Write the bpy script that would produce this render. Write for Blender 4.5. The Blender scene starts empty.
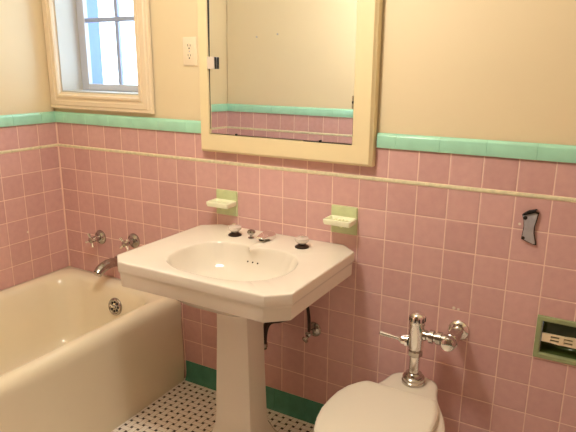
import bpy, bmesh, math, random
from mathutils import Vector, Matrix, Euler
random.seed(4)
S = bpy.context.scene
COL = S.collection
PI = math.pi
T = 0.1085                      # wall tile pitch
ZB, ZL, ZL2, ZC, ZT = 0.10, 1.0765, 1.0895, 1.198, 1.250   # cove top, liner, liner top, cap bottom, cap top

# ------------------------------------------------------------------ materials
def srgb(r, g, b):
    f = lambda c: c / 12.92 if c <= .04045 else ((c + .055) / 1.055) ** 2.4
    return (f(r / 255), f(g / 255), f(b / 255), 1)

class NT:
    def __init__(s, name):
        s.m = bpy.data.materials.new(name); s.m.use_nodes = True
        s.t = s.m.node_tree; s.p = s.t.nodes['Principled BSDF']
    def n(s, typ, **kw):
        o = s.t.nodes.new(typ)
        for k, v in kw.items(): setattr(o, k, v)
        return o
    def l(s, a, b): s.t.links.new(a, b)
    def math(s, op, a, b=None, c=None):
        o = s.n('ShaderNodeMath', operation=op)
        for i, v in enumerate((a, b, c)):
            if v is None: continue
            if isinstance(v, (int, float)): o.inputs[i].default_value = v
            else: s.l(v, o.inputs[i])
        return o.outputs[0]
    def mix(s, f, a, b):
        o = s.n('ShaderNodeMix', data_type='RGBA')
        for i, v in ((0, f), (6, a), (7, b)):
            if isinstance(v, (int, float, tuple)): o.inputs[i].default_value = v
            else: s.l(v, o.inputs[i])
        return o.outputs[2]
    def pos(s):
        g = s.n('ShaderNodeNewGeometry'); x = s.n('ShaderNodeSeparateXYZ'); s.l(g.outputs['Position'], x.inputs[0])
        return g.outputs['Position'], x.outputs
    def noise(s, scale, detail=3, vec=None):
        o = s.n('ShaderNodeTexNoise'); o.inputs['Scale'].default_value = scale; o.inputs['Detail'].default_value = detail
        if vec is None:
            c = s.n('ShaderNodeTexCoord'); vec = c.outputs['Object']
        s.l(vec, o.inputs['Vector']); return o.outputs['Fac']
    def ramp(s, f, a0, a1, v0, v1):
        o = s.n('ShaderNodeMapRange'); o.clamp = True
        s.l(f, o.inputs[0])
        for i, v in enumerate((a0, a1, v0, v1)): o.inputs[i + 1].default_value = v
        return o.outputs[0]
    def bump(s, h, strength, dist):
        o = s.n('ShaderNodeBump'); o.inputs['Strength'].default_value = strength; o.inputs['Distance'].default_value = dist
        s.l(h, o.inputs['Height']); s.l(o.outputs[0], s.p.inputs['Normal'])

def plain(name, col, rough=.4, metal=0., var=.0, vscale=12, bump=0., coat=0., spec=.5, bscale=None):
    k = NT(name); p = k.p
    p.inputs['Base Color'].default_value = col; p.inputs['Roughness'].default_value = rough
    p.inputs['Metallic'].default_value = metal; p.inputs['Coat Weight'].default_value = coat
    p.inputs['Specular IOR Level'].default_value = spec
    if var:
        f = k.ramp(k.noise(vscale), .3, .7, 0, 1)
        dark = tuple(c * (1 - var) for c in col[:3]) + (1,)
        k.l(k.mix(f, dark, col), p.inputs['Base Color'])
    if bump:
        k.bump(k.noise(bscale or vscale * 4), bump, .002)
    return k.m

def tile_mat(name, axis, phase, base, lo, grout, spots=()):
    k = NT(name); P, X = k.pos(); u = X[axis]; z = X[2]
    above = k.math('GREATER_THAN', z, ZL + .006)
    zz = k.math('SUBTRACT', z, k.math('MULTIPLY_ADD', above, ZL2 - ZL, ZB))
    cu = k.math('DIVIDE', k.math('SUBTRACT', u, phase), T); cz = k.math('DIVIDE', zz, T)
    def dist(c):
        f = k.math('FRACT', c); return k.math('MULTIPLY', k.math('MINIMUM', f, k.math('SUBTRACT', 1.0, f)), T)
    dm = k.math('MINIMUM', dist(cu), dist(cz))
    g = k.ramp(dm, .0011, .0022, 1, 0)
    cell = k.n('ShaderNodeCombineXYZ'); k.l(k.math('FLOOR', cu), cell.inputs[0]); k.l(k.math('FLOOR', cz), cell.inputs[1])
    wn = k.n('ShaderNodeTexWhiteNoise'); k.l(cell.outputs[0], wn.inputs['Vector'])
    mott = k.noise(38, 4, P)
    f = k.math('MULTIPLY_ADD', wn.outputs['Value'], .6, k.ramp(mott, .3, .7, 0, .4))
    c = k.mix(f, lo, base)
    for q, r in spots:                                   # small chips in the glaze
        vm = k.n('ShaderNodeVectorMath', operation='DISTANCE'); k.l(P, vm.inputs[0]); vm.inputs[1].default_value = q
        c = k.mix(k.ramp(vm.outputs['Value'], r * .6, r, 1, 0), c, srgb(240, 228, 214))
    k.l(k.mix(g, c, grout), k.p.inputs['Base Color'])
    k.l(k.math('MULTIPLY_ADD', g, .45, .17), k.p.inputs['Roughness'])
    h = k.math('MULTIPLY_ADD', k.ramp(mott, 0, 1, 0, .12), 1.0, k.ramp(dm, .001, .006, 0, 1))
    k.bump(h, .55, .0018)
    return k.m

PINK, PINKD, GROUT = srgb(220, 177, 173), srgb(201, 158, 154), srgb(242, 212, 198)
CHIPS = [((0, -.222, .682), .007), ((2.197, 0, .986), .0055), ((2.012, 0, .650), .007), ((2.028, 0, .648), .006)]
M = {}
M['tile_x'] = tile_mat('pink_tile_x', 0, .1147, PINK, PINKD, GROUT, CHIPS)
M['tile_y'] = tile_mat('pink_tile_y', 1, -.1095, PINK, PINKD, GROUT, CHIPS[:1])
M['plaster'] = plain('cream_wall_paint', srgb(229, 212, 176), .55, var=.03, vscale=3, bump=.08, bscale=60)
M['trim'] = plain('cream_gloss_paint', srgb(234, 217, 174), .32, var=.03, vscale=6)
M['ceiling'] = plain('white_ceiling_paint', srgb(246, 242, 232), .7)
M['mint'] = plain('mint_glaze', srgb(172, 230, 204), .18, var=.12, vscale=14)
M['green'] = plain('deep_green_glaze', srgb(84, 152, 128), .2, var=.22, vscale=20)
M['liner'] = plain('pale_liner_glaze', srgb(234, 226, 190), .3, var=.2, vscale=60)
M['caulk'] = plain('white_caulk', srgb(238, 205, 190), .5)
M['enamel'] = plain('cream_enamel', srgb(240, 230, 204), .16, var=.05, vscale=4)
M['china'] = plain('white_vitreous_china', srgb(232, 224, 212), .12, var=.02, vscale=5)
M['china_t'] = plain('toilet_china', srgb(230, 222, 208), .14)
M['seat'] = plain('white_seat_plastic', srgb(230, 224, 210), .3)
M['chrome'] = plain('chrome', (.88, .86, .83, 1), .10, 1.0)
M['chrome_d'] = plain('worn_chrome', (.62, .58, .53, 1), .18, 1.0, var=.3, vscale=30)
M['chrome_m'] = plain('aged_chrome', (.52, .49, .46, 1), .12, 1.0, var=.3, vscale=40)
M['steel'] = plain('galvanised_steel', (.56, .55, .60, 1), .45, .55, var=.15, vscale=70)
M['black'] = plain('flat_black', (.012, .011, .010, 1), .6)
M['dark_pipe'] = plain('dark_brass_pipe', (.05, .033, .026, 1), .35, .7)
M['celadon'] = plain('pale_green_glaze', srgb(206, 216, 166), .2, var=.12, vscale=30)
M['dish'] = plain('ivory_green_glaze', srgb(240, 242, 214), .16)
M['olive'] = plain('leaf_green_glaze', srgb(78, 94, 50), .2, var=.2, vscale=20)
M['olive_l'] = plain('sage_green_glaze', srgb(158, 170, 124), .2, var=.12, vscale=20)
M['ivory'] = plain('ivory_ceramic', srgb(236, 220, 186), .25)
M['plate'] = plain('ivory_plastic', srgb(238, 222, 194), .35)
M['winbar'] = plain('grey_window_metal', srgb(162, 176, 208), .4)
M['casing'] = plain('pale_casing_paint', srgb(234, 217, 188), .34)
M['reveal'] = plain('reveal_paint', srgb(196, 193, 184), .5)
M['sash'] = plain('grey_sash_paint', srgb(196, 200, 212), .4)
M['low_bounce'] = plain('brown_bounce_cut', srgb(118, 96, 78), .6)  # invented brown for the unseen rear wall, picked dark to cut bounce light
M['white_paint'] = plain('white_gloss_paint', srgb(242, 240, 232), .35)
M['blue'] = plain('blue_exterior_paint', srgb(104, 128, 190), .6)
M['knob'] = plain('frosted_knob', srgb(232, 222, 214), .12, .35)
k = NT('silvered_mirror'); k.p.inputs['Metallic'].default_value = 1; k.p.inputs['Roughness'].default_value = .012
k.p.inputs['Base Color'].default_value = (.86, .91, .96, 1); M['mirror'] = k.m
k = NT('window_glass'); tb = k.n('ShaderNodeBsdfTransparent'); gb = k.n('ShaderNodeBsdfGlossy'); gb.inputs['Roughness'].default_value = .01; tb.inputs[0].default_value = (.96, .98, .99, 1)
ms = k.n('ShaderNodeMixShader'); ms.inputs[0].default_value = .06; k.l(tb.outputs[0], ms.inputs[1]); k.l(gb.outputs[0], ms.inputs[2])
k.l(ms.outputs[0], k.t.nodes['Material Output'].inputs[0]); M['glass'] = k.m
k = NT('lamp_glass'); k.p.inputs['Base Color'].default_value = (1, .9, .7, 1)
k.p.inputs['Emission Color'].default_value = (1, .76, .46, 1); k.p.inputs['Emission Strength'].default_value = 6; M['lamp'] = k.m

def floor_mat():
    k = NT('basketweave_floor_tile'); P, X = k.pos(); p = .0345; dh = .155
    cu = k.math('DIVIDE', k.math('SUBTRACT', X[0], .787), p); cv = k.math('DIVIDE', k.math('SUBTRACT', X[1], -.108), p)
    fx, fy = k.math('FRACT', cu), k.math('FRACT', cv)
    par = k.math('FLOORED_MODULO', k.math('ADD', k.math('FLOOR', cu), k.math('FLOOR', cv)), 2.0)
    sw = lambda a, b: k.math('ADD', k.math('MULTIPLY', a, k.math('SUBTRACT', 1.0, par)), k.math('MULTIPLY', b, par))
    gx, gy = sw(fx, fy), sw(fy, fx)                         # long axis along gx
    ex = k.math('ABSOLUTE', k.math('SUBTRACT', k.math('MINIMUM', gx, k.math('SUBTRACT', 1.0, gx)), dh))
    my = k.math('MINIMUM', gy, k.math('SUBTRACT', 1.0, gy))
    ey = k.math('ABSOLUTE', k.math('SUBTRACT', my, dh))
    outside = k.math('LESS_THAN', my, dh)
    ex2 = k.math('ADD', ex, k.math('MULTIPLY', k.math('SUBTRACT', 1.0, outside), 1.0))
    d = k.math('MINIMUM', ex2, ey)
    g = k.ramp(d, .016, .034, 1, 0)
    mx = k.math('MINIMUM', fx, k.math('SUBTRACT', 1.0, fx)); mY = k.math('MINIMUM', fy, k.math('SUBTRACT', 1.0, fy))
    dot = k.ramp(k.math('MAXIMUM', mx, mY), dh + .01, dh + .03, 1, 0)
    base = k.mix(k.ramp(k.noise(30, 3, P), .3, .7, 0, 1), srgb(246, 238, 228), srgb(252, 248, 242))
    c = k.mix(g, base, srgb(176, 150, 128))
    c = k.mix(dot, c, srgb(22, 16, 14))
    k.l(c, k.p.inputs['Base Color']); k.p.inputs['Roughness'].default_value = .35
    k.bump(k.ramp(d, .01, .06, 0, 1), .4, .0012)
    return k.m
M['floor'] = floor_mat()

# ------------------------------------------------------------------ mesh helpers
def obj(name, bm, mats, parent=None, smooth=True, angle=40, bevel=0):
    me = bpy.data.meshes.new(name)
    bmesh.ops.recalc_face_normals(bm, faces=bm.faces[:])
    bm.to_mesh(me); bm.free()
    o = bpy.data.objects.new(name, me); COL.objects.link(o)
    for m in (mats if isinstance(mats, (list, tuple)) else [mats]): me.materials.append(m)
    if smooth:
        me.polygons.foreach_set('use_smooth', [True] * len(me.polygons))
        me.set_sharp_from_angle(angle=math.radians(angle))
    if bevel:
        b = o.modifiers.new('bevel', 'BEVEL'); b.width = bevel; b.segments = 3; b.limit_method = 'ANGLE'; b.angle_limit = math.radians(35)
        b.harden_normals = False
    if parent: o.parent = parent
    return o

def thing(name, label, cat, loc, group=None, rot=(0, 0, 0)):
    o = bpy.data.objects.new(name, None); COL.objects.link(o); o.location = loc; o.rotation_euler = rot
    o.empty_display_size = .05
    o['label'] = label; o['category'] = cat
    if group: o['group'] = group
    return o
def tag(o, label, cat, group=None):
    o['label'] = label; o['category'] = cat
    if group: o['group'] = group
    return o
def struct(o): o['kind'] = 'structure'; return o

def box(bm, a, b, mi=0):
    x0, y0, z0 = [min(p, q) for p, q in zip(a, b)]; x1, y1, z1 = [max(p, q) for p, q in zip(a, b)]
    v = [bm.verts.new(c) for c in ((x0,y0,z0),(x1,y0,z0),(x1,y1,z0),(x0,y1,z0),(x0,y0,z1),(x1,y0,z1),(x1,y1,z1),(x0,y1,z1))]
    for f in ((0,3,2,1),(4,5,6,7),(0,1,5,4),(1,2,6,5),(2,3,7,6),(3,0,4,7)):
        fc = bm.faces.new([v[i] for i in f]); fc.material_index = mi
    return v
def loft(bm, loops, cap0=True, cap1=True, closed=True):
    L = [[bm.verts.new(c) for c in lp] for lp in loops]
    n = len(L[0])
    for a, b in zip(L, L[1:]):
        for i in range(n if closed else n - 1):
            j = (i + 1) % n; bm.faces.new((a[i], a[j], b[j], b[i]))
    if cap0: bm.faces.new(L[0])
    if cap1: bm.faces.new(L[-1])
    return L
def frame_of(d):
    d = Vector(d).normalized(); a = Vector((0, 0, 1)) if abs(d.z) < .95 else Vector((1, 0, 0))
    u = d.cross(a).normalized(); return d, u, d.cross(u).normalized()
def lathe(bm, origin, axis, prof, n=28, mat=0):
    """prof: (distance along axis, radius) pairs"""
    d, u, w = frame_of(axis); o = Vector(origin)
    loops = [[o + d * h + (u * math.cos(2*PI*i/n) + w * math.sin(2*PI*i/n)) * max(r, 1e-4) for i in range(n)] for h, r in prof]
    f0 = len(bm.faces)
    loft(bm, loops)
    if mat:
        bm.faces.ensure_lookup_table()
        for f in bm.faces[f0:]: f.material_index = mat
def tube(bm, pts, r, n=14):
    pts = [Vector(p) for p in pts]; R = r if isinstance(r, (list, tuple)) else [r] * len(pts)
    loops = []; pu = None
    for i, p in enumerate(pts):
        d = (pts[min(i+1, len(pts)-1)] - pts[max(i-1, 0)]).normalized()
        if pu is None: _, u, w = frame_of(d)
        else:
            u = (pu - d * pu.dot(d)).normalized(); w = d.cross(u)
        pu = u
        loops.append([p + (u * math.cos(2*PI*j/n) + w * math.sin(2*PI*j/n)) * R[i] for j in range(n)])
    loft(bm, loops)
def bez(p0, p1, p2, p3, n=14):
    q = [Vector(p) for p in (p0, p1, p2, p3)]
    return [q[0]*(1-t)**3 + q[1]*3*t*(1-t)**2 + q[2]*3*t*t*(1-t) + q[3]*t**3 for t in [i/n for i in range(n+1)]]
def rrect(x0, x1, y0, y1, r, z, n=8):
    out = []
    for cx, cy, a in ((x1-r, y1-r, 0), (x0+r, y1-r, 90), (x0+r, y0+r, 180), (x1-r, y0+r, 270)):
        for i in range(n+1):
            t = math.radians(a + 90*i/n); out.append((cx + r*math.cos(t), cy + r*math.sin(t), z))
    return out
B = bmesh.new

# ------------------------------------------------------------------ room shell
XR, YF, YR, XC, H = 2.95, -1.530, -2.75, 1.20, 2.55   # right wall, tub-end wall, rear wall, return wall, ceiling
def wall(name, axis, u0, u1, face, sgn, thick, holes, tile, z0=0.0, paint=None):
    """axis 0: wall along x, face at y=face, body towards sgn; axis 1: along y, face at x=face"""
    us = sorted({u0, u1} | {h[0] for h in holes} | {h[1] for h in holes})
    zs = sorted({z0, ZT - .02, H} | {h[2] for h in holes} | {h[3] for h in holes})
    bm = B()
    for a, b in zip(us, us[1:]):
        for c, d in zip(zs, zs[1:]):
            um, zm = (a+b)/2, (c+d)/2
            if any(h[0] < um < h[1] and h[2] < zm < h[3] for h in holes): continue
            t = zm < ZT - .02
            f = face if t else face + sgn * .006
            e = face + sgn * thick
            if axis == 0: box(bm, (a, f, c), (b, e, d), 0 if t else 1)
            else: box(bm, (f, a, c), (e, b, d), 0 if t else 1)
    bmesh.ops.remove_doubles(bm, verts=bm.verts[:], dist=1e-5)
    return struct(obj(name, bm, [tile, paint or M['plaster']], smooth=False))
WIN = (.072, .578, 1.345, 2.06)
REC = (2.299, 2.433, .553, .675)
wall('wall_back', 0, -.15, XR + .15, 0, 1, .254, [WIN, REC], M['tile_x'])
wall('wall_left', 1, YF - .12, 0, 0, -1, .15, [], M['tile_y'])
wall('wall_front', 0, 0, XC, YF, -1, .12, [], M['tile_x'])
wall('wall_return', 1, YR, YF - .12, XC, -1, .12, [], M['tile_y'])
wall('wall_rear', 0, XC - .12, XR + .15, YR, -1, .12, [], M['low_bounce'], paint=M['low_bounce'])
wall('wall_right', 1, YR, 0, XR, 1, .15, [], M['tile_y'])
bm = B(); box(bm, (-.15, YR - .12, -.1), (XR + .15, .27, 0)); struct(obj('floor', bm, M['floor'], smooth=False))
bm = B(); box(bm, (-.15, YR - .12, H), (XR + .15, .27, H + .1)); struct(obj('ceiling', bm, M['ceiling'], smooth=False))

TN = [0]
def strip(name, axis, u0, u1, face, sgn, prof, mat, joint=None):
    """sweep a profile (depth out of wall, z) along a wall; sgn: direction out of the wall"""
    bm = B()
    us = [u0, u1]
    if joint:
        us = [u0]; k = joint
        while k < u1 - .02:
            if k > u0 + .02: us += [k - .0008, k, k + .0008]
            k += .1525
        us.append(u1)
    loops = []
    for i, u in enumerate(us):
        dip = .002 if joint and 0 < i < len(us)-1 and i % 3 == 2 else 0
        loops.append([((u, face + sgn*max(d - dip, 0), z) if axis == 0 else (face + sgn*max(d - dip, 0), u, z)) for d, z in prof])
    loft(bm, loops)
    return struct(obj(name, bm, mat, angle=30))
capp = [(0, ZC), (.009, ZC), (.0105, ZC+.004), (.0105, ZT-.011), (.0095, ZT-.008), (.0035, ZT-.0008), (.002, ZT), (0, ZT)]
linp = [(0, ZL), (.003, ZL+.001), (.0042, ZL+.004), (.0042, ZL2-.004), (.003, ZL2-.001), (0, ZL2)]
basp = [(0, .0), (.016, .0), (.010, .006), (.005, .02), (.003, .05), (.003, ZB-.003), (.002, ZB), (0, ZB)]
runs = [(0, 0.0, .925, 0, -1, 1), (0, 1.698, XR, 0, -1, 1), (1, YF, 0, 0, 1, 1), (0, 0, XC, YF, 1, 1), (1, YR, YF, XC, 1, 1), (1, YR, 0, XR, -1, 1)]
n = 1
for ax, a, b, f, s, _ in runs:
    strip('trim_%d' % n, ax, a, b, f, s, capp, M['mint'], joint=a + .07); n += 1
for ax, a, b, f, s in [(0, 0, XR, 0, -1)] + [r[:5] for r in runs[2:]]:
    strip('trim_%d' % n, ax, a, b, f, s, linp, M['liner'], joint=a + .05); n += 1
for nm, ax, a, b, f, s in [('back', 0, .775, XR, 0, -1), ('front', 0, .775, XC, YF, 1), ('return', 1, YR, YF, XC, 1), ('rear', 0, XC, XR, YR, 1), ('right', 1, YR, 0, XR, -1)]:
    strip('baseboard_' + nm, ax, a, b, f, s, basp, M['green'], joint=a + .04)
bm = B(); tube(bm, [(.0015, -.0015, .44), (.0015, -.0015, ZC)], .0035, 8); struct(obj('trim_%d' % n, bm, M['caulk'])); n += 1     # caulked corner joint
bm = B(); tube(bm, [(.7745, -.002, .01), (.7635, -.002, .385)], .003, 8); struct(obj('trim_%d' % n, bm, M['caulk'])); n += 1

# ------------------------------------------------------------------ window
x0, x1, z0, z1 = WIN
bm = B()                                                     # moulded casing, mitred ring of profile steps
cas = [(0, .0), (0, .014), (.004, .020), (.016, .020), (.020, .024), (.038, .024), (.041, .018), (.052, .018), (.055, .026), (.066, .026), (.070, .018), (.078, .014), (.078, -.02)]
OX0, OX1, OZ0, OZ1 = x0 - .0705, x1 + .078, z0 - .078, z1 + .078
loops = []
for off, d in cas:
    l = min(off, .0705)
    loops.append([(OX0 + l*.97, -d - .0005, OZ0 + off), (OX1 - off, -d - .0005, OZ0 + off), (OX1 - off, -d - .0005, OZ1 - off), (OX0 + l*.97, -d - .0005, OZ1 - off)])
L = loft(bm, loops, False, False)
wf = struct(obj('window_1', bm, M['casing'], angle=25))
bm = B()                                                     # lining of the reveal and sill
box(bm, (x0 + .0005, -.004, z0 + .0005), (x0 + .004, .128, z1)); box(bm, (x1 - .004, -.004, z0 + .0005), (x1 - .0005, .128, z1))
box(bm, (x0 + .004, -.004, z0 + .0005), (x1 - .004, .128, z0 + .006)); box(bm, (x0 + .004, -.004, z1 - .005), (x1 - .004, .128, z1 - .0005))
obj('window_lining', bm, M['reveal'], wf, smooth=False)
bm = B()                                                     # steel sash: frame and glazing bars
sy0, sy1 = .118, .142
gx = [.125, .534]; bar = .021; gz = [1.383, 1.681, 1.979]
box(bm, (x0 + .005, sy0, z0 + .007), (gx[0], sy1, z1 - .006)); box(bm, (gx[1], sy0, z0 + .007), (x1 - .005, sy1, z1 - .006))
box(bm, (gx[0], sy0, z0 + .007), (gx[1], sy1, gz[0])); box(bm, (gx[0], sy0, gz[2]), (gx[1], sy1, z1 - .006))
obj('window_frame', bm, M['sash'], wf, smooth=False, bevel=.002)
bm = B(); box(bm, (gx[0] + .0005, sy0 + .004, gz[1] - bar/2), (gx[1] - .0005, sy1 - .002, gz[1] + bar/2)); obj('glazing_bar', bm, M['winbar'], wf, smooth=False, bevel=.003)
xm = .3325
for za, zb in ((gz[0], gz[1] - bar/2), (gz[1] + bar/2, gz[2])):
    bm = B(); box(bm, (xm - bar/2, sy0 + .004, za + .0005), (xm + bar/2, sy1 - .002, zb - .0005)); obj('glazing_bar', bm, M['winbar'], wf, smooth=False, bevel=.003)
    for xa, xb in ((gx[0], xm - bar/2), (xm + bar/2, gx[1])):
        bm = B(); box(bm, (xa + .0005, .129, za + .0005), (xb - .0005, .133, zb - .0005)); obj('pane', bm, M['glass'], wf, smooth=False)
bm = B(); box(bm, (x0 + .0005, .145, z0), (x0 + .012, .250, z1)); box(bm, (x1 - .012, .145, z0), (x1 - .0005, .250, z1)); box(bm, (x0 + .012, .145, z0), (x1 - .012, .250, z0 + .01))
obj('outer_jamb', bm, M['blue'], wf, smooth=False)

# ------------------------------------------------------------------ bathtub
tub = thing('bathtub', 'long cream enamelled bathtub with rolled rim below the window', 'bathtub', (.38, -.76, 0))
TI = Matrix.Translation(-Vector(tub.location))
def put(name, bm, mat, parent, **kw):                       # world coordinates -> parent space
    p = parent; loc = Vector((0, 0, 0))
    bmesh.ops.transform(bm, matrix=world_of(p).inverted(), verts=bm.verts[:])
    return obj(name, bm, mat, p, **kw)
def world_of(o):
    m = Matrix.LocRotScale(o.location, o.rotation_euler, o.scale)
    return world_of(o.parent) @ m if o.parent else m
bm = B()
e = .0015
TL = [rrect(.004, .772, YF+e, -e-.016, .004, .001), rrect(.004, .770, YF+e, -e-.006, .004, .06), rrect(e, .762, YF+e, -e, .004, .20), rrect(e, .758, YF+e, -e, .004, .30), rrect(e, .760, YF+e, -e, .004, .365),
      rrect(e, .7615, YF+e, -e, .006, .388), rrect(e, .759, YF+e, -e, .006, .408), rrect(e, .751, YF+e, -e, .006, .425), rrect(e, .738, YF+e, -e, .008, .4365), rrect(e+.002, .724, YF+e, -e-.002, .010, .4400),
      rrect(.02, .712, YF+.03, -.03, .08, .4400), rrect(.034, .700, YF+.05, -.050, .11, .4380), rrect(.046, .688, YF+.065, -.066, .125, .430), rrect(.056, .677, YF+.078, -.077, .13, .412), rrect(.066, .668, YF+.09, -.086, .13, .380),
      rrect(.082, .652, YF+.13, -.098, .13, .300), rrect(.098, .636, YF+.17, -.112, .13, .215), rrect(.112, .622, YF+.21, -.128, .125, .15), rrect(.13, .602, YF+.25, -.150, .115, .112), rrect(.16, .57, YF+.29, -.185, .10, .092), rrect(.22, .51, YF+.36, -.25, .08, .084), rrect(.33, .40, YF+.6, -.42, .03, .080)]
loft(bm, TL)
put('basin', bm, M['enamel'], tub, angle=60)
bm = B()                                                     # overflow plate on the tap end
oc = Vector((.424, -.0935, .336)); oax = Vector((0, -1, .16))
lathe(bm, oc, oax, [(-.004, .043), (.004, .043), (.007, .041), (.009, .035), (.006, .032), (.006, .0)], 32)
ov = put('overflow_plate', bm, M['chrome_m'], tub)
bm = B(); d, u, w = frame_of(oax)
for i in range(8):
    a = 2*PI*i/8; c = oc + d*.0055 + (u*math.cos(a) + w*math.sin(a))*.022; lathe(bm, c, oax, [(0, .0064), (.0014, .0064)], 10)
put('overflow_slots', bm, M['black'], ov)
bm = B(); tube(bm, [oc + d*.006, oc + d*.014 + Vector((-.002, 0, .003)), oc + d*.026 + Vector((-.008, 0, .012))], [.007, .006, .0045], 12)
put('trip_lever', bm, M['chrome'], ov)
bm = B(); lathe(bm, (.365, -.40, .0795), (0, 0, 1), [(0, .028), (.004, .028), (.006, .022), (.004, .018), (.004, 0)]); put('drain', bm, M['chrome'], tub)

# ------------------------------------------------------------------ tub taps and spout (on the wall)
def tub_tap(loc, label, ang):
    t = thing('bath_tap', label, 'tap', (loc[0], loc[1] + .0012, loc[2]), 'pair of bath taps on the wall')
    bm = B(); lathe(bm, (0, -.0006, 0), (0, -1, 0), [(0, .036), (.004, .0365), (.007, .035), (.010, .027), (.015, .024), (.017, .020), (.017, 0)], 30); obj('escutcheon', bm, M['chrome_m'], t)
    bm = B(); lathe(bm, (0, -.0176, 0), (0, -1, 0), [(0, .014), (.012, .013), (.014, .015), (.026, .015), (.028, .011), (.036, .011), (.039, .015), (.052, .0145), (.056, .010), (.057, 0)], 24); obj('stem', bm, M['chrome_m'], t)
    bm = B()
    for k in range(4):
        a = ang + k*PI/2; dx, dz = math.cos(a), math.sin(a)
        tube(bm, [(dx*.010, -.064, dz*.010), (dx*.022, -.066, dz*.022), (dx*.034, -.067, dz*.034), (dx*.037, -.067, dz*.037)], [.007, .0065, .0085, .005], 12)
    obj('cross_handle', bm, M['chrome'], t)
    return t
tub_tap((.256, 0, .639), 'chrome cross handle bath tap on pink tiles, nearer the room corner', .35)
tub_tap((.483, 0, .657), 'chrome cross handle bath tap partly behind the sink corner', .7)
sp = thing('bath_spout', 'curved chrome bath spout on the tiles above the tub end', 'spout', (.368, 0, .531))
bm = B(); lathe(bm, (0, -.0006, 0), (0, -1, 0), [(0, .028), (.006, .028), (.010, .024), (.010, 0)], 28); obj('flange', bm, M['chrome_d'], sp)
bm = B(); pts = bez((0, -.0106, 0), (0, -.06, .010), (0, -.105, .008), (0, -.138, -.022), 16)
tube(bm, pts, [.0225 + .002*math.sin(i/16*PI) for i in range(17)], 20); obj('spout_body', bm, M['chrome_m'], sp)
bm = B(); tube(bm, [(0, -.1383, -.0224), (0, -.143, -.0275)], [.0215, .020], 20); obj('aerator', bm, M['chrome_d'], sp)

# ------------------------------------------------------------------ pedestal sink
CX, CY, ZS = 1.2945, -.36, .815
sink = thing('pedestal_sink', 'large cream pedestal sink with clipped corners standing in front of pink tiles', 'sink', (CX, -.285, 0))
W0, W1, D0 = .9395, 1.6495, -.585
octo = [(W1, -.526), (W1, -.058), (1.584, -.0012), (1.005, -.0012), (.936, -.058), (.927, -.531), (.986, D0), (1.585, D0)]
bas = [(1.120,-.485),(1.088,-.43),(1.080,-.368),(1.088,-.28),(1.120,-.228),(1.165,-.203),(1.220,-.192),(1.262,-.194),(1.282,-.205),(1.298,-.236),(1.316,-.206),(1.338,-.195),(1.38,-.187),(1.43,-.190),(1.485,-.214),(1.525,-.262),(1.548,-.335),(1.546,-.405),(1.518,-.465),(1.465,-.512),(1.385,-.534),(1.30,-.538),(1.22,-.533),(1.165,-.515)]
def polar(poly):
    def f(th):
        dx, dy = math.cos(th), math.sin(th); best = None
        for (ax, ay), (bx, by) in zip(poly, poly[1:] + poly[:1]):
            ax -= CX; bx -= CX; ay -= CY; by -= CY
            den = dx*(by-ay) - dy*(bx-ax)
            if abs(den) < 1e-12: continue
            t = (ax*(by-ay) - ay*(bx-ax)) / den; s = (ax*dy - ay*dx) / den
            if t > 0 and -1e-6 <= s <= 1 + 1e-6 and (best is None or t > best): best = t
        return best
    return f
ths = sorted([2*PI*i/96 for i in range(96)] + [math.atan2(y-CY, x-CX) % (2*PI) for x, y in octo])
fo, fb0 = polar(octo), polar(bas)
fo_ = [fo(t) for t in ths]; fb_ = [fb0(t) for t in ths]
sm = fb_[:]
for _ in range(1): sm = [(sm[i-1] + 2*sm[i] + sm[(i+1) % len(sm)])/4 for i in range(len(sm))]
fb_ = sm
def ringo(inset, z, mix=0.0):
    return [(CX + (r*(1-mix) - inset + 0)*math.cos(t), CY + (r*(1-mix) - inset)*math.sin(t), z) for t, r in zip(ths, fo_)]
def clampy(lp): return [(x, min(y, -.0012), z) for x, y, z in lp]
sm2 = fb_[:]
for _ in range(60): sm2 = [(sm2[i-1] + 2*sm2[i] + sm2[(i+1) % len(sm2)])/4 for i in range(len(sm2))]
def ringb(s, z, add=0.0, cx=CX, cy=CY):
    mx = min(1, max(0, (.815 - z)/.05)); mx = mx*mx*(3-2*mx)
    return [(CX + (cx-CX) + (r*s+add)*math.cos(t), CY + (cy-CY) + (r*s+add)*math.sin(t), z) for t, r in zip(ths, [p*(1-mx) + q*mx for p, q in zip(fb_, sm2)])]
def under(s, z, hw, y0, y1, mixv):
    # blend between the octagon and a small rounded box
    out = []
    for t, r in zip(ths, fo_):
        ox, oy = CX + (r-.03)*math.cos(t), CY + (r-.03)*math.sin(t)
        c, sn = math.cos(t), math.sin(t)
        q = (abs(c)**4 + abs(sn)**4) ** -.25
        bx, by = CX + hw*c*q, (y0+y1)/2 + (y1-y0)/2*sn*q
        out.append((ox*(1-mixv) + bx*mixv, oy*(1-mixv) + by*mixv, z))
    return out
bm = B()
loops = [under(0, .655, .13, -.47, -.20, 1), under(0, .665, .17, -.49, -.16, 1), under(0, .690, .22, -.51, -.10, .9), under(0, .712, .24, -.52, -.08, .45), ringo(.016, .7225), ringo(.010, .7240), ringo(.008, .728), ringo(.0070, .767), ringo(.0055, .774), ringo(.001, .7785), ringo(0, .782), ringo(0, .809), ringo(.0008, .813), ringo(.0035, .815), ringo(.010, .8155),
         ringb(1, .8152, .007), ringb(1, .8135, .002), ringb(1, .809, -.001), ringb(.985, .797), ringb(.965, .778), ringb(.92, .748), ringb(.83, .720), ringb(.66, .702), ringb(.42, .697), ringb(.2, .691), ringb(.07, .690)]
loops = [clampy(l) for l in loops]
loft(bm, loops)
put('basin', bm, M['china'], sink, angle=42)
bm = B()                                                     # pedestal column, flaring into a foot
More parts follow.
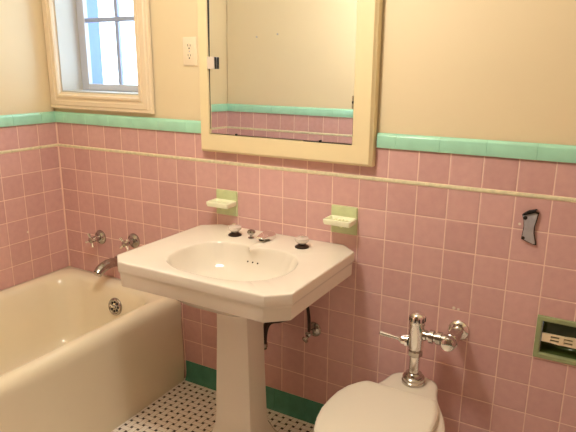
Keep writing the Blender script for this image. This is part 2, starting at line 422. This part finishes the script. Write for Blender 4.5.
def ped(hw, y0, y1, z, ch): 
    a, b = CX - hw, CX + hw
    return [(b, y0+ch, z), (b, y1-ch, z), (b-ch, y1, z), (a+ch, y1, z), (a, y1-ch, z), (a, y0+ch, z), (a+ch*.4, y0, z), (b-ch*.4, y0, z)]
loft(bm, [ped(.142, -.425, -.165, .0008, .03), ped(.142, -.425, -.165, .018, .03), ped(.136, -.418, -.172, .026, .028), ped(.112, -.388, -.192, .055, .022), ped(.096, -.366, -.205, .085, .016), ped(.088, -.353, -.224, .115, .012), ped(.084, -.350, -.228, .15, .010),
          ped(.078, -.347, -.232, .33, .009), ped(.072, -.345, -.232, .50, .008), ped(.070, -.345, -.235, .62, .008), ped(.080, -.355, -.23, .655, .01)])
put('pedestal', bm, M['china'], sink, angle=24)
for x in (1.152, 1.458):
    kb = Vector((x, -.112, ZS + .0008))
    bm = B(); lathe(bm, kb, (0, 0, 1), [(0, .027), (.003, .027), (.006, .023), (.012, .013), (.013, 0)], 28); fl = put('tap_base', bm, M['dark_pipe'], sink)
    bm = B(); lathe(bm, kb + Vector((0, 0, .0132)), (0, 0, 1), [(0, .012), (.004, .018), (.010, .0255), (.018, .0275), (.023, .0265), (.026, .022), (.0275, .012), (.030, .008), (.031, 0)], 12); put('tap_knob', bm, M['knob'], sink, angle=25)
    bm = B(); lathe(bm, kb + Vector((0, 0, .0445)), (0, 0, 1), [(0, .010), (.002, .010), (.0035, .006), (.004, 0)], 16); put('tap_cap', bm, M['chrome'], sink)
bm = B()                                                     # stubby wedge spout
def sec(y, w, zl, zh): return [(1.292 - w, y, zl), (1.292 + w, y, zl), (1.292 + w, y, zl + (zh-zl)*.6), (1.292 + w*.6, y, zh), (1.292 - w*.6, y, zh), (1.292 - w, y, zl + (zh-zl)*.6)]
loft(bm, [sec(-.056, .018, ZS+.001, ZS+.020), sec(-.066, .025, ZS+.001, ZS+.029), sec(-.098, .025, ZS+.001, ZS+.031), sec(-.118, .022, ZS+.012, ZS+.029), sec(-.150, .017, ZS+.015, ZS+.023)])
put('spout', bm, M['chrome'], sink, angle=25, bevel=.002)
bm = B(); lathe(bm, (1.292, -.134, ZS + .0075), (0, 0, 1), [(0, .011), (.0075, .012)], 16); put('spout_outlet', bm, M['black'], sink)
bm = B(); lathe(bm, (1.230, -.112, ZS + .0008), (0, 0, 1), [(0, .013), (.003, .013), (.004, .006), (.014, .006), (.017, .014), (.024, .017), (.031, .014), (.035, .006), (.0355, 0)], 18); put('pop_up_knob', bm, M['chrome_m'], sink)
bm = B()                                                     # ceramic runnel under the spout
loft(bm, [[(1.297 + s*a, y, z) for s, z in ((-1, zb), (-.6, zb+h), (.6, zb+h), (1, zb))] for y, a, zb, h in ((-.150, .018, .8152, .004), (-.175, .017, .8145, .005), (-.195, .015, .811, .005), (-.207, .010, .803, .003))])
put('runnel', bm, M['china'], sink)
bm = B()                                                     # overflow slots in the basin back
for dx in (-.022, 0, .022):
    lathe(bm, (1.315 + dx, -.232, .765), (0, -1, .35), [(0, .0032), (.0016, .0032)], 10)
put('overflow_holes', bm, M['dark_pipe'], sink)
bm = B(); lathe(bm, (CX, CY, .6905), (0, 0, 1), [(0, .021), (.003, .021), (.004, .016), (.002, .013), (.002, 0)]); put('drain', bm, M['chrome'], sink)

# waste trap and supply stop below the sink
tr = thing('waste_trap', 'dark curved waste pipe beneath the sink, right behind the pedestal', 'pipe', (1.33, 0, .47))
bm = B(); tube(bm, bez((1.282, -.105, .345), (1.282, -.105, .44), (1.286, -.10, .474), (1.335, -.075, .474), 14) + bez((1.339, -.066, .473), (1.343, -.05, .470), (1.344, -.03, .466), (1.345, -.0006, .462), 6), .0135, 14); put('trap_bend', bm, M['dark_pipe'], tr)
bm = B(); tube(bm, [(1.318, -.08, .488), (1.318, -.10, .58), (1.312, -.16, .655)], .008, 12); put('tailpiece', bm, M['dark_pipe'], tr)
bm = B(); lathe(bm, (1.282, -.105, .352), (0, 0, 1), [(0, .015), (.002, .0175), (.018, .0175), (.02, .015)], 10); put('slip_nut', bm, M['chrome_d'], tr)
sv = thing('supply_stop', 'small chrome stop valve with round wall plate, under the sink', 'valve', (1.462, 0, .433))
bm = B(); lathe(bm, (0, -.0006, 0), (0, -1, 0), [(0, .031), (.003, .031), (.008, .026), (.012, .014), (.012, 0)], 28); obj('wall_plate', bm, M['chrome_m'], sv)
bm = B(); lathe(bm, (0, -.0125, 0), (0, -1, 0), [(0, .008), (.022, .008), (.024, .012), (.045, .012), (.047, .008)], 16); obj('valve_body', bm, M['chrome_m'], sv)
bm = B(); lathe(bm, (-.002, -.048, -.012), (-.35, -.75, -.55), [(0, .005), (.014, .005), (.016, .014), (.024, .015), (.027, .011), (.027, 0)], 12); obj('oval_handle', bm, M['chrome_m'], sv)
bm = B(); tube(bm, bez((0, -.048, .0135), (0, -.048, .10), (-.004, -.06, .13), (-.006, -.10, .222), 12), .0065, 12); obj('riser', bm, M['dark_pipe'], sv)

# ------------------------------------------------------------------ toilet
XT = 1.912
toi = thing('toilet', 'white floor standing toilet with its lid closed, without a tank', 'toilet', (XT, -.36, 0))
XB = 1.922
def egg(pts, z, n=44, zf=None):
    """pts: (y, half width) from back to front"""
    ys = [p[0] for p in pts]
    def hw(y):
        for (a, wa), (b, wb) in zip(pts, pts[1:]):
            if b <= y <= a: 
                t = (a-y)/(a-b); return wa + (wb-wa)*t
        return 0
    out = []; y0, y1 = ys[0], ys[-1]
    for i in range(n+1):
        t = (1-math.cos(PI*i/n))/2; y = y0 + (y1-y0)*t; out.append((hw(y), y))
    for _ in range(2):
        out = [out[0]] + [((out[i-1][0] + 2*out[i][0] + out[i+1][0])/4, out[i][1]) for i in range(1, n)] + [out[-1]]
    f = zf or (lambda x, y: z)
    R = [(XB + w, y, f(w, y)) for w, y in out]; Lh = [(XB - w, y, f(w, y)) for w, y in out[1:-1]][::-1]
    return R + Lh
rim = [(-.070, 0), (-.074, .040), (-.085, .066), (-.11, .086), (-.15, .092), (-.20, .106), (-.25, .134), (-.30, .158), (-.36, .176), (-.42, .182), (-.50, .176), (-.57, .155), (-.62, .122), (-.66, .075), (-.675, .035), (-.680, 0)]
def scl(p, sw, yb, yf):
    a, b = p[0][0], p[-1][0]; return [(yb + (y-a)*(yf-yb)/(b-a), w*sw) for y, w in p]
bm = B()
bl = [egg(scl(rim, .68, -.12, -.54), .0008), egg(scl(rim, .68, -.12, -.54), .03), egg(scl(rim, .60, -.13, -.52), .06), egg(scl(rim, .56, -.13, -.50), .14), egg(scl(rim, .66, -.115, -.54), .21), egg(scl(rim, .84, -.095, -.61), .28), egg(scl(rim, .96, -.078, -.66), .34),
      egg(scl(rim, 1.0, -.072, -.678), .372), egg(scl(rim, 1.0, -.072, -.678), .388), egg(scl(rim, .97, -.076, -.672), .397), egg(scl(rim, .9, -.085, -.655), .400), egg(scl(rim, .72, -.10, -.6), .400), egg(scl(rim, .3, -.2, -.5), .400)]
loft(bm, bl); put('bowl', bm, M['china_t'], toi, angle=50)
lidp = [(1.910, .112, -.243), (1.910, .121, -.2445), (1.909, .130, -.253), (1.906, .143, -.275), (1.902, .158, -.31), (1.899, .169, -.36), (1.898, .172, -.41), (1.898, .172, -.47), (1.900, .163, -.53), (1.902, .146, -.58), (1.905, .118, -.625), (1.907, .085, -.652), (1.908, .045, -.668), (1.909, .0, -.672)]
def lidloop(d, z):
    c = -.45; q = []
    for xc, w, y in lidp:
        q.append((xc, max(0, w - d), y + d*(1 if y < c else -1)*min(1, abs(y - c)/.18)))
    return [(xc + w, y, z) for xc, w, y in q] + [(xc - w, y, z) for xc, w, y in q[:-1]][::-1]
bm = B(); loft(bm, [lidloop(.005, .4012), lidloop(0, .404), lidloop(0, .410), lidloop(.004, .4135), lidloop(.03, .414)]); st = put('seat', bm, M['seat'], toi, angle=40)
bm = B(); loft(bm, [lidloop(.007, .4152), lidloop(.003, .417), lidloop(.003, .422), lidloop(.007, .4265), lidloop(.016, .429), lidloop(.05, .4305), lidloop(.09, .431)]); put('lid', bm, M['seat'], toi, angle=40)
for sx in (-1, 1):
    bm = B(); tube(bm, [(XT + sx*.055, -.2385, .4085), (XT + sx*.095, -.2385, .4085)], .0058, 12); put('hinge', bm, M['seat'], toi)
bm = B(); lathe(bm, (2.0335, -.268, .4165), (1, .5, 0), [(0, .004), (.004, .004), (.005, 0)], 10); put('hinge_pin', bm, M['black'], toi)

# ------------------------------------------------------------------ flush valve
FX, FY = 1.924, -.138
fv = thing('flush_valve', 'upright chrome flush valve with side lever behind the toilet', 'flush valve', (FX, FY, .402))
def V(z, prof, nm, mat, n=26, **kw): 
    bm = B(); lathe(bm, (0, 0, z), (0, 0, 1), prof, n); return obj(nm, bm, mat, fv, **kw)
V(-.001, [(0, .0405), (.010, .0405), (.012, .038), (.022, .0385), (.025, .036), (.028, .030), (.036, .0285), (.040, .024), (.040, 0)], 'spud_flange', M['chrome_d'])
V(.0395, [(0, .0185), (.066, .0185)], 'flush_tube', M['chrome'])
V(.103, [(0, .0225), (.003, .0255), (.018, .0255), (.021, .021)], 'coupling_nut', M['chrome_d'], n=8)
V(.1245, [(0, .020), (.006, .024), (.012, .0265), (.098, .0265), (.100, .0285), (.106, .0285), (.108, .026), (.108, 0)], 'body', M['chrome'])
cap = V(.2328, [(0, .0265), (.018, .0265), (.026, .0235), (.031, .016), (.033, 0)], 'cap', M['chrome'])
bm = B()
for i in range(12):
    a = 2*PI*i/12; c, s = math.cos(a), math.sin(a)
    tube(bm, [(c*.0262, s*.0262, .236), (c*.0262, s*.0262, .249)], .0026, 6)
obj('cap_ribs', bm, M['black'], cap)
bm = B(); lathe(bm, (-.0255, 0, .152), (-1, 0, 0), [(0, .022), (.009, .022), (.012, .018), (.024, .018), (.026, .014), (.034, .011), (.035, 0)], 22); obj('handle_socket', bm, M['chrome'], fv)
bm = B(); tube(bm, [(-.056, 0, .152), (-.075, -.002, .1535), (-.118, -.006, .158), (-.128, -.007, .159), (-.131, -.007, .1592)], [.0062, .0064, .0088, .0088, .005], 14); obj('lever', bm, M['chrome'], fv)
bm = B(); lathe(bm, (.0255, 0, .187), (1, 0, 0), [(0, .019), (.010, .019), (.012, .016), (.018, .016), (.020, .023), (.034, .023), (.036, .016), (.043, .016), (.045, .022), (.060, .022), (.062, .018), (.084, .018)], 12); obj('outlet_union', bm, M['chrome_d'], fv)
bm = B(); lathe(bm, (.112, -.010, .180), (0, 1, -.08), [(-.012, 0), (-.012, .021), (-.010, .0235), (.016, .0235), (.018, .026), (.030, .026), (.034, .022), (.085, .022), (.1370, .020)], 24); st = obj('control_stop', bm, M['chrome_d'], fv)
bm = B(); lathe(bm, (.112, -.0222, .181), (0, -1, .08), [(0, .021), (.003, .021), (.005, .017), (.005, 0)], 22); obj('stop_cap', bm, M['chrome'], st)
bm = B(); lathe(bm, (.112, .1374, .1685), (0, -1, 0), [(0, .039), (.003, .039), (.010, .034), (.016, .022), (.016, 0)], 28); obj('wall_flange', bm, M['chrome'], fv)

# ------------------------------------------------------------------ soap dishes
def soap_dish(x, label):
    t = thing('soap_dish', label, 'soap dish', (x, 0, .9138), 'pair of ceramic soap dishes above the sink')
    bm = B(); loft(bm, [rrect(-.0535, .0535, -.0535, .0535, .004, z) for z in (.0005, .005)] + [rrect(-.050, .050, -.050, .050, .004, .0075)])
    bmesh.ops.transform(bm, matrix=Matrix.Rotation(PI/2, 4, 'X'), verts=bm.verts[:]); obj('back_tile', bm, M['celadon'], t, angle=30)
    bm = B(); yb, yf = -.0078, -.078
    loft(bm, [rrect(-.044, .044, yf+.016, yb, .006, -.011), rrect(-.052, .052, yf+.004, yb, .006, -.007), rrect(-.055, .055, yf, yb, .006, .002), rrect(-.055, .055, yf, yb, .006, .012), rrect(-.051, .051, yf+.003, yb-.002, .010, .0145), rrect(-.047, .047, yf+.007, yb-.004, .009, .0125), rrect(-.044, .044, yf+.010, yb-.008, .008, .002), rrect(-.03, .03, yf+.02, yb-.02, .006, .001)])
    tr = obj('tray', bm, M['dish'], t, angle=40)
    for dx in (-.024, -.008, .008, .024):
        bm = B(); loft(bm, [rrect(dx-.003, dx+.003, yf+.016, yb-.014, .0025, .0012), rrect(dx-.002, dx+.002, yf+.018, yb-.016, .0018, .0085)]); obj('rib', bm, M['dish'], tr, angle=40)
    bm = B(); lathe(bm, (.004, yf+.034, -.0105), (0, 0, -1), [(0, .012), (.006, .010), (.010, .006), (.011, 0)], 16); obj('drip_nub', bm, M['celadon'], t)
soap_dish(1.0370, 'green tile soap dish above the sink nearer the bathtub and window')
soap_dish(1.5794, 'green tile soap dish above the sink nearer the toilet')

# ------------------------------------------------------------------ outlet
ot = thing('wall_outlet', 'ivory duplex outlet plate on the cream wall beside the mirror', 'outlet', (.8615, .006, 1.5305))
bm = B(); loft(bm, [rrect(-.0355, .0355, -.0575, .0575, .005, z) for z in (.0005, .004)] + [rrect(-.0325, .0325, -.0545, .0545, .004, .006)])
RX = Matrix.Rotation(PI/2, 4, 'X')
bmesh.ops.transform(bm, matrix=RX, verts=bm.verts[:]); obj('cover_plate', bm, M['plate'], ot, angle=30)
for dz in (.0195, -.0195):
    bm = B(); loft(bm, [rrect(-.017, .017, -.0145 + dz, .0145 + dz, .009, .0062), rrect(-.0165, .0165, -.014 + dz, .014 + dz, .009, .0078)])
    bmesh.ops.transform(bm, matrix=RX, verts=bm.verts[:]); so = obj('socket', bm, M['plate'], ot, angle=30)
    bm = B()
    box(bm, (-.0075, -.0084, dz), (-.0050, -.0079, dz + .009)); box(bm, (.0050, -.0084, dz), (.0072, -.0079, dz + .008)); lathe(bm, (0, -.0079, dz - .007), (0, -1, 0), [(0, .0032), (.0005, .0032)], 12)
    obj('slots', bm, M['black'], so, smooth=False)
bm = B(); lathe(bm, (0, -.0061, 0), (0, -1, 0), [(0, .003), (.001, .003), (.0015, 0)], 12); obj('screw', bm, M['steel'], ot)

# ------------------------------------------------------------------ medicine cabinet
mc = thing('medicine_cabinet', 'cream framed mirrored medicine cabinet set above the sink', 'cabinet', (1.31, 0, 1.13))
ax0, ax1, az0, az1 = .934, 1.692, 1.130, 1.98
ix0, ix1, iz0, iz1 = .984, 1.619, 1.204, 1.93
bm = B()
prof = [(0, -.0006), (0, .030), (.004, .034), (.006, .040), (.010, .044), (1, .044), (1.0, .010)]
loops = []
for o_, d in prof:
    if o_ == 1: a, b, c, e2 = ix0, ix1, iz0, iz1
    else: a, b, c, e2 = ax0 + o_, ax1 - o_, az0 + o_, az1 - o_
    loops.append([(a, -d, c), (b, -d, c), (b, -d, e2), (a, -d, e2)])
loft(bm, loops, False, False); put('frame', bm, M['trim'], mc, angle=28)
bm = B(); box(bm, (ix0 + .0005, -.012, iz0 + .0005), (ix1 - .0005, -.004, iz1 - .0005)); put('cabinet_interior', bm, M['black'], mc, smooth=False)
bm = B(); gxa, gxb, gza, gzb = ix0 + .0035, ix1 - .005, iz0 + .004, iz1 - .003
box(bm, (gxa, -.034, gza), (gxb, -.029, gzb))
tilt = Matrix.Translation((0, -.032, 1.3)) @ Matrix.Rotation(-.0125, 4, 'X') @ Matrix.Translation((0, .032, -1.3))
bmesh.ops.transform(bm, matrix=tilt, verts=bm.verts[:])
mir = put('mirror', bm, M['mirror'], mc, smooth=False)
for a_, b_ in (((ix0 + .0002, -.0338, iz0 + .02), (ix0 + .0028, -.013, iz1)), ((ix1 - .0022, -.0395, iz0 + .03), (ix1 - .0002, -.013, iz1)), ((1.42, -.0415, iz0 + .0002), (ix1 - .004, -.038, iz0 + .0028))):
    bm = B(); box(bm, a_, b_); put('gap_shade', bm, M['black'], mc, smooth=False)  # black strips stand in for the shaded gap around the mirror
for x, z, r in ((1.113, 1.2085, .0045), (1.488, 1.2085, .005)):
    bm = B(); lathe(bm, (x, -.0365, z), (0, -1, 0), [(0, r), (.002, r), (.003, 0)], 12); put('mirror_clip', bm, M['black'], mir)
bm = B(); box(bm, (.986, -.0475, 1.462), (1.020, -.0375, 1.509)); la = put('latch', bm, M['knob'], mc, smooth=False, bevel=.001)
bm = B(); box(bm, (1.0205, -.0445, 1.462), (1.0245, -.0372, 1.507)); put('latch_edge', bm, M['black'], la, smooth=False)
for z in (1.342, 1.366):
    bm = B(); lathe(bm, (1.6135, -.0375, z), (0, 0, 1), [(-.010, 0), (-.010, .004), (.010, .004), (.010, 0)], 10); h = put('hinge', bm, M['chrome_d'], mc)
bm = B(); lathe(bm, (1.6155, -.0385, 1.354), (0, -1, 0), [(0, .005), (.003, .005), (.004, 0)], 12); put('hinge_screw', bm, M['black'], mc)

# two screw holes left in the plaster opposite, seen in the mirror
for x, z, lb in ((.243, 1.70, 'small dark screw in the opposite wall seen in the mirror, left one'), (.406, 1.715, 'small dark screw in the opposite wall seen in the mirror, right one')):
    bm = B(); lathe(bm, (0, .0003, 0), (0, 1, 0), [(0, .006), (.003, .006), (.005, .003), (.005, 0)], 12)
    o = obj('plaster_screw', bm, M['steel']); o.location = (x, YF - .006, z); tag(o, lb, 'screw', 'screws in the opposite wall')

# ------------------------------------------------------------------ broken metal bracket
br = thing('steel_bracket', 'bent grey steel bracket screwed to the pink tiles above the recessed holder', 'bracket', (2.228, 0, .985))
out = [(2.202, 1.020), (2.2415, 1.034), (2.252, 1.031), (2.248, 1.005), (2.2435, .985), (2.2445, .962), (2.251, .938), (2.2545, .925), (2.247, .924), (2.229, .930), (2.207, .939), (2.2085, .960), (2.2105, .980), (2.2085, 1.000)]
def plate(o, y0, y1, k=1.0):
    cx = sum(p[0] for p in o)/len(o); cz = sum(p[1] for p in o)/len(o)
    return [[(cx + (x-cx)*s, y, cz + (z-cz)*s) for x, z in o] for y, s in ((y0, 1), (y1, 1), (y1 - .001, k))]
bm = B(); loft(bm, plate(out, .0008, -.006, .97)); put('back_rim', bm, M['black'], br, angle=30)
inn = [(2.2285 + (x-2.2285)*.86, .979 + (z-.979)*.92) for x, z in out]
bm = B(); loft(bm, plate(inn, -.0072, -.0125, .95)); pl = put('plate', bm, M['steel'], br, angle=30)
bm = B(); loft(bm, [[(2.205, y, 1.024), (2.243, y, 1.038), (2.245, y, 1.043), (2.221, y, 1.036)] for y in (-.002, -.022)]); put('bent_lip', bm, M['black'], br)
for x, z, r in ((2.2135, 1.012, .0065), (2.2135, .945, .0055)):
    bm = B(); lathe(bm, (x, -.0137, z), (0, -1, 0), [(0, r), (.0015, r), (.003, r*.4)], 14); put('screw', bm, M['black'], br)

# ------------------------------------------------------------------ recessed ceramic holder
rh = thing('recessed_holder', 'green ceramic recessed holder with a slotted ivory bar in pink tiles', 'recessed holder', (2.366, 0, .614))
bm = B(); a, b, c, d = REC
o_, fr = .014, .010
lp = [[(a - e1, y, c - e1), (b + e1, y, c - e1), (b + e1, y, d + e1), (a - e1, y, d + e1)] for e1, y in ((o_, -.0006), (o_, -.006), (o_ - .003, -.009), (.000, -.009), (-.004, -.005), (-.004, .020))]
loft(bm, lp, False, False); put('surround', bm, M['olive_l'], rh, angle=30)
bm = B()
lp = [[(a + e1, y, c + e1), (b - e1, y, c + e1), (b - e1, y, d - e1), (a + e1, y, d - e1)] for e1, y in ((.0042, .004), (.008, .055), (.016, .060))]
loft(bm, lp, False, True); put('recess', bm, M['olive'], rh, angle=60)
bm = B()                                                     # bar with slots
zc, bz = .613, .0145
zones = [(2.3045, 2.330, 0), (2.330, 2.357, 1), (2.357, 2.371, 0), (2.371, 2.398, 1), (2.398, 2.426, 0)]
for p, q, h in zones:
    if h:
        for s0, s1 in ((-bz, -bz*.62), (-bz*.22, bz*.22), (bz*.62, bz)): box(bm, (p, -.003, zc + s0), (q, .008, zc + s1))
    else: box(bm, (p, -.003, zc - bz), (q, .008, zc + bz))
bmesh.ops.remove_doubles(bm, verts=bm.verts[:], dist=1e-5)
ba = put('bar', bm, M['ivory'], rh, smooth=False, bevel=.002)

# ------------------------------------------------------------------ ceiling lamp, daylight, camera
lamp = thing('ceiling_lamp', 'round opal glass pendant lamp on a chrome stem overhead', 'lamp', (1.44, -.95, H))
bm = B(); lathe(bm, (0, 0, -.0006), (0, 0, -1), [(0, .06), (.012, .06), (.022, .02), (.022, 0)], 32); obj('canopy', bm, M['chrome'], lamp)
bm = B(); lathe(bm, (0, 0, -.0226), (0, 0, -1), [(0, .008), (.297, .008)], 12); obj('stem', bm, M['chrome'], lamp)
bm = B(); lathe(bm, (0, 0, -.3200), (0, 0, -1), [(0, .07), (.01, .10), (.03, .13), (.033, .13), (.034, .0)], 32); obj('lamp_shade', bm, M['lamp'], lamp)
def light(name, typ, loc, energy, col, **kw):
    l = bpy.data.lights.new(name, typ); l.energy = energy; l.color = col
    for k2, v in kw.items(): setattr(l, k2, v)
    o = bpy.data.objects.new(name, l); COL.objects.link(o); o.location = loc; return o
light('lamp_bulb', 'POINT', (1.44, -.95, 2.10), 29.5, (1, .955, .87), shadow_soft_size=.11)

w = bpy.data.worlds.new('sky'); S.world = w; w.use_nodes = True
bg = w.node_tree.nodes['Background']; bg.inputs[0].default_value = (.70, .87, 1, 1); bg.inputs[1].default_value = 5.2

cam = bpy.data.cameras.new('camera'); co = bpy.data.objects.new('camera', cam); COL.objects.link(co); S.camera = co
cam.sensor_fit = 'HORIZONTAL'; cam.sensor_width = 36; cam.lens = 572.584/576*36; cam.clip_start = .02
r_ = (0.86891245, 0.4949141, 0.00715422); u_ = (-0.13186011, 0.2175246, 0.967107); f_ = (-0.47707867, 0.84127468, -0.25426926)
co.matrix_world = Matrix(((r_[0], u_[0], -f_[0], 2.426763), (r_[1], u_[1], -f_[1], -1.928485), (r_[2], u_[2], -f_[2], 1.477604), (0, 0, 0, 1)))

vs = S.view_settings; vs.view_transform = 'Standard'; vs.look = 'None'; vs.gamma = 1; vs.use_curve_mapping = False; vs.exposure = 0.27
S.cycles.use_denoising = True
S.cycles.max_bounces = 10; S.cycles.diffuse_bounces = 6; S.cycles.glossy_bounces = 6
